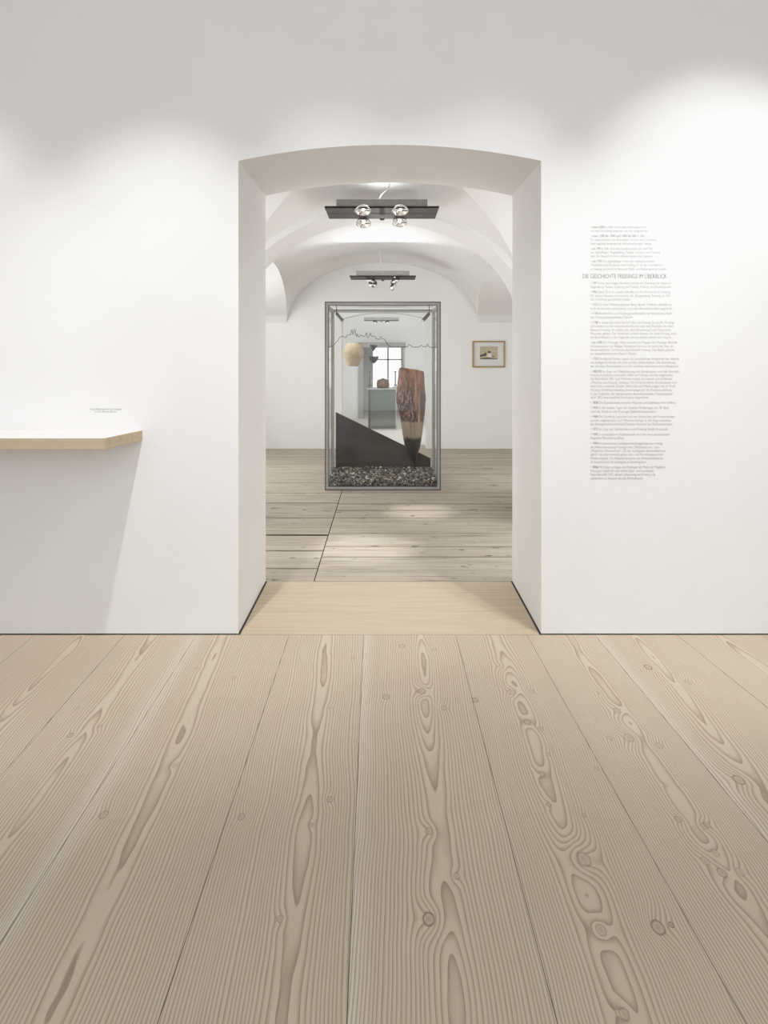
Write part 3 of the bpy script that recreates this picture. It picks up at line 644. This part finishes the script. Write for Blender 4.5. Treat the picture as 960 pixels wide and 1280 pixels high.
# wooden pile with pointed tip
rows = [(70,612,652),(80,607,700),(88,606,792),(100,604,822),(150,600,826),(200,594,829),(260,588,831),(310,582,839),(340,582,840),(365,588,834),(400,598,833),(440,604,832),(500,621,823),(560,629,816),(600,634,811),(640,640,806),(700,651,798),(740,660,790),(800,685,772),(860,708,757),(900,732,743),(940,735.5,740.5),(975,736,740)]
dl = 7.72; prof = [( H - ((450 + y/6.857) - CY)/F*dl, W(410 + l/6.857, 0, dl).x, W(410 + r/6.857, 0, dl).x) for y, l, r in rows][::-1]
zz_ = np.linspace(prof[0][0], prof[-1][0], 120); L = np.interp(zz_, [p[0] for p in prof], [p[1] for p in prof]); Rr = np.interp(zz_, [p[0] for p in prof], [p[2] for p in prof])
ox = W(410 + 715/6.857, 0, dl).x; m = MB(); n = 72; vs = []
for z, l, r in zip(zz_, L, Rr):
    c = (l + r)/2; hw = (r - l)/2
    for k in range(n):
        a = 2*PI*k/n; ca, sa = math.cos(a), math.sin(a)
        p = Vector((ca*2.2, sa*2.2, z*2.0)); dsp = 1 + .10*noise.noise(p*2.2) * (abs(sa)) + .05*noise.noise(Vector((ca*9, sa*9, z*6)))
        gr = 0
        if sa < 0: gr = .16*math.exp(-((ca - .12 + .25*noise.noise(Vector((0, 1, z*3))))/.13)**2) * min(1, max(0, (z-.62)/.15))    # long split down the front
        if sa < 0: gr += .10*math.exp(-((ca - .52)/.06)**2) * min(1, max(0, (z-.62)/.1))
        vs.append((c + hw*ca*(1 + .02*noise.noise(p*7)), dl + min(hw, .10)*sa*.95*(dsp - gr), z + (.016*noise.noise(Vector((ca*5, sa*5, 3))) if z > zz_[-4] else 0)))
fs = [(i*n+k, i*n+(k+1)%n, (i+1)*n+(k+1)%n, (i+1)*n+k) for i in range(len(zz_)-1) for k in range(n)] + [tuple(range(n-1, -1, -1)), tuple((len(zz_)-1)*n+k for k in range(n))]
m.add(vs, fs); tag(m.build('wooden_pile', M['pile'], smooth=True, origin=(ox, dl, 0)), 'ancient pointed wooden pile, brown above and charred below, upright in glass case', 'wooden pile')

# vessels hung in the case
def vessel(name, lab, cat, pc, d, prof_px, mat, tilt=0, group=None):
    s = d / F; o = W(pc[0], pc[1], d)
    r = thing(name, lab, cat, o, group)
    mt = Matrix.Rotation(tilt, 4, 'Y')
    m = MB(); outer = [(max(a, .05)*s, -b*s) for a, b in prof_px]; inner = [(max(a*s - .006, .0004), z + (.006 if i == 0 else 0)) for i, (a, z) in enumerate([(max(a,.05), -b*s) for a, b in prof_px])]
    m.lathe(outer + inner[::-1], 40, mt, capt=True); b = m.build('body', mat, None, smooth=True); b.parent = r; edge_tidy(b); b.data.set_sharp_from_angle(angle=1.0)
    m = MB(); top = outer[-1]
    for sx in (-1, 1):
        p = mt @ Vector((sx*top[0]*.9, 0, top[1])); m.tube([p, Vector((p.x, 0, vz1 - .02 - o.z))], .0004, 4)
    c = m.build('thread', M['threadm'], None); c.parent = r
    return r
vessel('clay_vessel', 'pale beige rounded clay vessel hanging at upper left inside the glass case', 'vessel', (441.9, 443), 7.5,
       [(5.8,14.6),(7.2,12.5),(9.6,8.5),(11.6,4),(12.7,0),(12.9,-2.5),(12.4,-6),(10.8,-10),(8.7,-12.6),(7.6,-13.7)], M['clay'], .07)
vessel('pottery_bowl', 'small dark conical bowl hanging above a wider dark bowl in the case', 'bowl', (466.8, 434), 7.6,
       [(.4,5),(1.3,3.6),(2.8,1.2),(4.2,-1),(5.3,-2.8)], M['bowl'], .12)
vessel('pottery_bowl', 'wide dark open bowl hanging below the smaller conical bowl in the case', 'bowl', (467, 449.5), 7.6,
       [(1.3,4.5),(2.9,3.2),(4.6,1.0),(5.9,-1.6),(6.6,-4.0)], M['bowl'], -.03)

# ---------------------------------------------------------------- glass showcase on the floor of the room beyond, pot and candlesticks on it
PD = floor_d(537.5); px0, px1, pzt = W(461, 0, PD).x, W(495.3, 0, PD).x, W(0, 485.8, PD).z
gcase = thing('glass_plinth', 'low greenish glass plinth on the pale floor seen through the big glass case', 'plinth', ((px0+px1)/2, PD+.22, 0))
m = MB(); pt = .012
for (a, b, c, d_) in ((px0, px0+.006, PD, PD+.44), (px1-.006, px1, PD, PD+.44), (px0+.006, px1-.006, PD, PD+.006), (px0+.006, px1-.006, PD+.434, PD+.44)): m.box(a, b, c, d_, .02, pzt-.016)
m.build('glass_box', M['cubeglass'], gcase)
m = MB(); m.box(px0-.03, px1+.01, PD-.01, PD+.45, pzt-.016, pzt); m.build('top_plate', M['greytrim'], gcase)
m = MB(); m.box(px0, px1, PD, PD+.44, .001, .02); m.build('base', M['greytrim'], gcase)
m = MB(); m.box(px0-.008, px0+.024, PD-.012, PD+.016, .001, pzt-.016); m.build('corner_post', M['steel_dark'], gcase)
m = MB(); m.box(px1-.012, px1+.002, PD-.006, PD+.008, .001, pzt-.016); m.build('corner_post', M['greytrim'], gcase)
s = (PD+.12)/F; o = Vector((W(478.7, 0, PD+.12).x, PD+.15, pzt))
pot = thing('lidded_pot', 'squat brown metal pot with rim standing on the glass plinth', 'pot', o)
m = MB(); m.lathe([(6.6*s,0),(7.6*s,1.2*s),(8.1*s,4*s),(7.9*s,7.2*s),(7.2*s,8.6*s),(7.6*s,9.4*s),(7.4*s,10.2*s),(5.6*s,10.6*s)], 32); b = m.build('body', M['bronze'], None, smooth=True); b.parent = pot
m = MB(); m.lathe([(5.6*s,10.6*s),(4.8*s,11.3*s),(2.0*s,11.7*s),(1.3*s,12.6*s),(.4*s,12.8*s)], 24); b = m.build('lid', M['bronze'], None, smooth=True); b.parent = pot
for i, pxx in enumerate((462.4, 494.2)):
    o = Vector((W(pxx, 0, PD+.12).x, PD+.12, pzt))
    cs = thing('candlestick', ['dark iron candlestick left of the brown pot on the glass plinth', 'dark iron candlestick right of the brown pot, beside the wooden pile'][i], 'candlestick', o, 'iron candlesticks on the plinth')
    m = MB(); m.tube([(0,0,5*s),(0,0,20.4*s)],   .8*s, 10); m.lathe([(.6*s,9*s),(1.1*s,10*s),(.6*s,11*s)], 12); b = m.build('shaft', M['iron'], None); b.parent = cs
    m = MB(); m.lathe([(.6*s,20*s),(2.1*s,20.6*s),(2.2*s,21.2*s)], 16); b = m.build('drip_pan', M['iron'], None); b.parent = cs
    for k in range(3):
        a = 2*PI*k/3 + .5; m = MB(); m.tube([(0,0,5.4*s),(1.2*s*math.cos(a),1.2*s*math.sin(a),4.4*s),(1.9*s*math.cos(a),1.9*s*math.sin(a),2*s),(2.5*s*math.cos(a),2.5*s*math.sin(a),.4*s)], [.55*s,.6*s,.5*s,.45*s], 8)
        b = m.build('leg', M['iron'], None); b.parent = cs

# ---------------------------------------------------------------- ceiling lights
def light_fixture(label, o, sc, cable, spots, ceil_z, lipz=.012, pm='barsteel'):
    """o: world point of the middle of the near lower edge; spots: list of (x, y, z, tilt_x, tilt_y)"""
    r = thing('ceiling_light', label, 'ceiling light', o, 'steel spot bars under the vault'); 
    def part(m, nm, mat, par=r, **k):
        b = m.build(nm, mat, None, **k); b.parent = par; return b
    m = MB(); w = .384*sc; D = .42*sc
    m.box(-w, w, 0, D*.47, 0, .006); m.box(-w, w, D*.53, D, 0, .006); m.box(-w, w, D*.46, D*.54, .003, .012); m.box(-w, w, 0, .005, 0, lipz); m.box(-w, w, D-.005, D, 0, .012)
    part(m, 'plate', M[pm])
    m = MB(); m.box(-w*.81, w*.81, D*.2, D*.8, .012, .075*sc); part(m, 'housing', M['steel'], bevel=.003)
    m = MB(); m.lathe([(.012,-.012),(.018,-.006),(.018,0)], 16, Matrix.Translation((.0, D-.03, -.004))); part(m, 'sensor_knob', M['steel_dark'])
    pts = [Vector(c) - Vector(o) for c in cable]
    mids = []
    for i in range(len(pts) - 1):
        p0, p1, p2, p3 = pts[max(i-1,0)], pts[i], pts[i+1], pts[min(i+2,len(pts)-1)]
        for q in range(8):
            t = q/8; mids.append(.5*((2*p1) + (-p0+p2)*t + (2*p0-5*p1+4*p2-p3)*t*t + (-p0+3*p1-3*p2+p3)*t**3))
    mids.append(pts[-1]); m = MB(); m.tube(mids, .0035, 6); part(m, 'cable', M['cable'])
    for sx in (-1, 1):                                    # thin suspension wires
        m = MB(); m.tube([(sx*w*.7, D*.5, .07*sc), (sx*w*.7, D*.5, ceil_z(o[0] + sx*w*.7) - o[2])], .0008, 4); part(m, 'suspension_wire', M['threadm'])
    for (x, y, z, tx, ty) in spots:
        mt = Matrix.Translation((x, y, z)) @ Matrix.Rotation(ty, 4, 'Y') @ Matrix.Rotation(tx, 4, 'X')
        R = .0555*sc
        m = MB(); m.lathe([(.30*R,.62*R),(.62*R,.50*R),(.9*R,.22*R),(1.0*R,.04*R),(1.0*R,-.10*R),(.90*R,-.12*R),(.88*R,-.02*R)], 28, mt, capb=True, capt=False)
        lp = part(m, 'lamp', M['chrome'], smooth=True)
        m = MB(); m.lathe([(.88*R,-.02*R),(.7*R,.14*R),(.4*R,.30*R),(.2*R,.36*R)], 24, mt, capb=False, capt=True); part(m, 'reflector', M['lens'], lp, smooth=True)
        m = MB(); m.lathe([(.02*R,-.02*R),(.20*R,.02*R),(.24*R,.12*R),(.20*R,.34*R)], 14, mt); part(m, 'bulb', M['bulb'], lp, smooth=True)
        m = MB()
        for k in range(3):
            a = 2*PI*k/3; p = mt @ Vector((.9*R*math.cos(a), .9*R*math.sin(a), -.06*R)); q = mt @ Vector((.15*R*math.cos(a), .15*R*math.sin(a), -.03*R)); m.tube([p, q], .003*sc, 5)
        part(m, 'spider', M['steel_dark'], lp)
        m = MB(); c = mt @ Vector((0, 0, .62*R)); m.tube([c, (x, max(y, .03), .004)], .008*sc, 8); part(m, 'arm', M['chrome'], lp)
    return r
def vz(u_hw, zs, zc): return lambda x: zs + (zc - zs)*math.sqrt(max(1 - ((x - VC)/u_hw)**2, 0))
dA = 4.95; oA = W(477.3, 259.7, dA)
tl = -.42
light_fixture('nearest steel bar of four round spotlights under the vault, just inside the passage', oA, 1.0,
   [W(473.6, 252, dA+.2), W(475, 246, dA+.2), W(480, 240, dA+.15), W(486, 234, dA+.1), W(489, 215, dA+.1)],
   [(W(453.7,0,dA).x-oA.x, .03, -.012, tl, 0), (W(500.5,0,dA).x-oA.x, .03, -.012, tl, 0), (W(454.3,0,dA+.4).x-oA.x, .40, -.035, tl, 0), (W(499.5,0,dA+.4).x-oA.x, .40, -.028, tl, 0)], vz(1.17, 1.6, 2.55))
dB = 8.53; oB = W(478.5, 345.6, dB)
light_fixture('middle spotlight bar with splayed lamps hanging above the glass case', oB, 1.0,
   [W(482.3, 342, dB+.2), W(479, 335, dB+.2), W(475.8, 325, dB+.2), W(475.5, 312, dB+.2)],
   [(W(463,0,dB).x-oB.x, .10, -.03, .5, .35), (W(495,0,dB).x-oB.x, .10, -.03, .6, -.5), (W(465.5,0,dB).x-oB.x, .36, -.05, 1.0, .2), (W(491.5,0,dB).x-oB.x, .2, -.10, .3, -1.2)], vz(1.30, 1.70, 2.535))
dC = 13.0; oC = W(476.7, 400.5, dC)
light_fixture('farthest small spotlight bar, seen through the top of the glass case', oC, .8,
   [W(473.5, 399, dC+.15), W(472, 396, dC+.15), W(468, 391, dC+.15), (W(467, 0, dC).x, dC+.15, 2.6)],
   [(W(469,0,dC).x-oC.x, .08, -.03, .3, .3), (W(484,0,dC).x-oC.x, .08, -.03, .3, -.4)], lambda x: 2.6, .055, 'midsteel')

# ---------------------------------------------------------------- framed picture
yb = DB; fx0, fx1, fz0, fz1 = W(590.6,0,yb).x, W(631.2,0,yb).x, W(0,459.3,yb).z, W(0,426.2,yb).z
pic = thing('framed_picture', 'small oak-framed landscape print with white mount on the back wall', 'picture', ((fx0+fx1)/2, yb, fz0))
m = MB(); ring_frame(m, fx0, fx1, fz0, fz1, yb-.028, yb, .019); m.build('frame', M['oak'], pic, bevel=.002)
m = MB(); m.box(fx0+.018, fx1-.018, yb-.012, yb-.002, fz0+.018, fz1-.018); m.build('mount', M['mat'], pic)
t = NT('landscape_print'); co = t.objco(); a = t.noise(t.vmath('MULTIPLY', co, (30, 1, 60)), 1.0, 4)
t.bsdf(t.ramp(a, [(.3, (.42, .36, .24)), (.7, (.56, .49, .35))]), .7); M['print'] = t.m
t = NT('print_ink'); co = t.objco(); a = t.noise(co, 60, 4)
t.bsdf(t.ramp(a, [(.3, (.05, .042, .032)), (.7, (.17, .145, .11))]), .7); M['pink'] = t.m
qx = lambda u: W(570 + u*.09375, 0, yb).x
qz = lambda v: W(0, 400 + v*.09375, yb).z
m = MB()
m.box(qx(317), qx(553), yb-.0135, yb-.012, qz(524), qz(352))
def poly(pts, mi, y): m.add([(qx(a), y, qz(b)) for a, b in pts], [tuple(range(len(pts)))], mi)
poly([(317,470),(345,455),(378,452),(380,438),(400,432),(405,470),(390,480),(350,486),(317,492)], 1, yb-.0138)
poly([(317,512),(360,505),(420,500),(470,508),(553,512),(553,522),(317,522)], 1, yb-.0138)
poly([(415,475),(425,442),(455,440),(470,462),(478,490),(430,492),(412,485)], 2, yb-.0138)
poly([(420,414),(455,412),(462,438),(440,443),(425,440)], 1, yb-.0141)
poly([(478,470),(490,480),(520,490),(510,496),(480,492)], 1, yb-.0138)
m.build('print', [M['print'], M['pink'], M['mat']], pic)

# ---------------------------------------------------------------- light
def spot(loc, tgt, power, angle, blend=.6, size=.05, col=(1, .985, .96)):
    l = bpy.data.lights.new('spot', 'SPOT'); l.energy = power; l.spot_size = math.radians(angle); l.spot_blend = blend; l.shadow_soft_size = size; l.color = col
    o = bpy.data.objects.new('spot_lamp', l); C.objects.link(o); o.location = loc
    o.rotation_euler = (Vector(tgt) - Vector(loc)).to_track_quat('-Z', 'Y').to_euler(); return o
def area(loc, tgt, power, sx, sy, col=(1, .99, .97)):
    l = bpy.data.lights.new('area', 'AREA'); l.shape = 'RECTANGLE'; l.size = sx; l.size_y = sy; l.energy = power; l.color = col
    o = bpy.data.objects.new('area_fill', l); C.objects.link(o); o.location = loc
    o.rotation_euler = (Vector(tgt) - Vector(loc)).to_track_quat('-Z', 'Y').to_euler(); return o
LY = 2.36
NW = (1, .998, .995)
spot((-.88, LY, 3.4), (-1.22, 3.5, .30), 165, 62, 1.0, .03, NW)
spot((-2.40, LY, 3.4), (-2.00, 3.5, 1.70), 60, 42, 1.0, .04, NW)  # extra weak spot added to fill the far left of the wall
spot((1.50, LY, 3.4), (1.66, 3.5, 1.12), 105, 67, .85, .03, NW)
spot((1.26, LY, 3.4), (.70, 3.5, .10), 75, 58, .9, .03, NW)
spot((2.10, LY, 3.4), (1.95, 3.5, 1.20), 55, 60, .9, .03, NW)
for s in (-1, 1): area((s*2.7, 1.2, 1.5), (-s*.7, 3.9, 1.2), 7, 1.6, 2.0, NW)  # unseen soft fill added at both side walls to brighten the jambs
spot((1.26, LY, 3.4), (-.35, 4.0, .6), 75, 44, 1.0, .03, NW)  # extra spot added to brighten the left jamb of the passage
spot((-.88, LY, 3.4), (.45, 4.0, .6), 60, 44, 1.0, .03, NW)  # extra spot added to brighten the right jamb of the passage
# gallery
spot(oA + Vector((-.13, .03, -.10)), W(455, 685, floor_d(685)), 120, 24, 1.0, .04)
spot(oA + Vector((.13, .40, -.12)), W(525, 640, floor_d(640)), 140, 18, 1.0, .04)
spot((-.05, 8.25, 2.20), (-.05, 7.35, 2.535), 62, 100, 1.0, .05, NW)
spot(oA + Vector((0, .47, .035)), (-.05, 7.4, 2.53), 14, 60, 1.0, .04, NW)
spot(oA + Vector((0, .2, .10)), oA + Vector((0, .1, 1.0)), 3.5, 165, 1.0, .08, NW)  # uplight added to lift the dark patch on the vault above the bar
area((-2.25, 8.1, 1.2), (0, 8.3, 1.0), 50, 2.6, 1.5, NW)  # unseen fill light added along the left side wall
area((2.2, 7.2, .8), (.9, 10.05, 1.0), 22, 1.0, 1.2, NW)  # unseen low fill added for the right of the back wall
for s in (-1, 1): area((s*1.6, D1 + .08, .85), (s*.3, 9.5, 1.25), 24, 1.2, 1.2, NW)  # unseen fill pair added beside the passage, aimed at the back wall
# room beyond
area((0, DB + 1.2, 2.55), (0, 13.8, .4), 66, 2.0, 1.2, NW)  # unseen fill added below the ceiling to brighten this room
# small lamps of the glass case
for sx in (-1, 1): spot((-.027 + sx*.40, VF + .27, vz1 - .17), (-.027 + sx*.1, 7.55, .3), 3.5, 95, .9, .02)

w = bpy.data.worlds.new('world'); bpy.context.scene.world = w; w.use_nodes = True
bg = w.node_tree.nodes['Background']; bg.inputs[0].default_value = (.955, .98, 1.02, 1); bg.inputs[1].default_value = 1.3

# ---------------------------------------------------------------- camera
cam = bpy.data.cameras.new('camera'); co_ = bpy.data.objects.new('camera', cam); C.objects.link(co_)
co_.location = (0, 0, H); co_.rotation_euler = (PI/2, 0, 0)
cam.sensor_fit = 'VERTICAL'; cam.sensor_height = 36; cam.lens = F*36/1280; cam.shift_x = -(CX - 480)/1280; cam.shift_y = -(640 - CY)/1280
cam.clip_start = .02
sc = bpy.context.scene; sc.camera = co_
sc.view_settings.view_transform = 'Standard'; sc.view_settings.look = 'None'; sc.view_settings.exposure = .28
vs_ = sc.view_settings; vs_.use_curve_mapping = True; cm = vs_.curve_mapping      # soft shoulder for the highlights
cm.use_clip = False; cm.clip_max_x = 6; cm.clip_max_y = 2; cm.extend = 'HORIZONTAL'
cv = cm.curves[3]; cv.points[0].location = (0, 0); cv.points[1].location = (6, .985)
for p in ((.3, .295), (.55, .535), (.8, .72), (1.1, .83), (1.6, .90), (2.6, .945)): cv.points.new(*p)
cm.update()
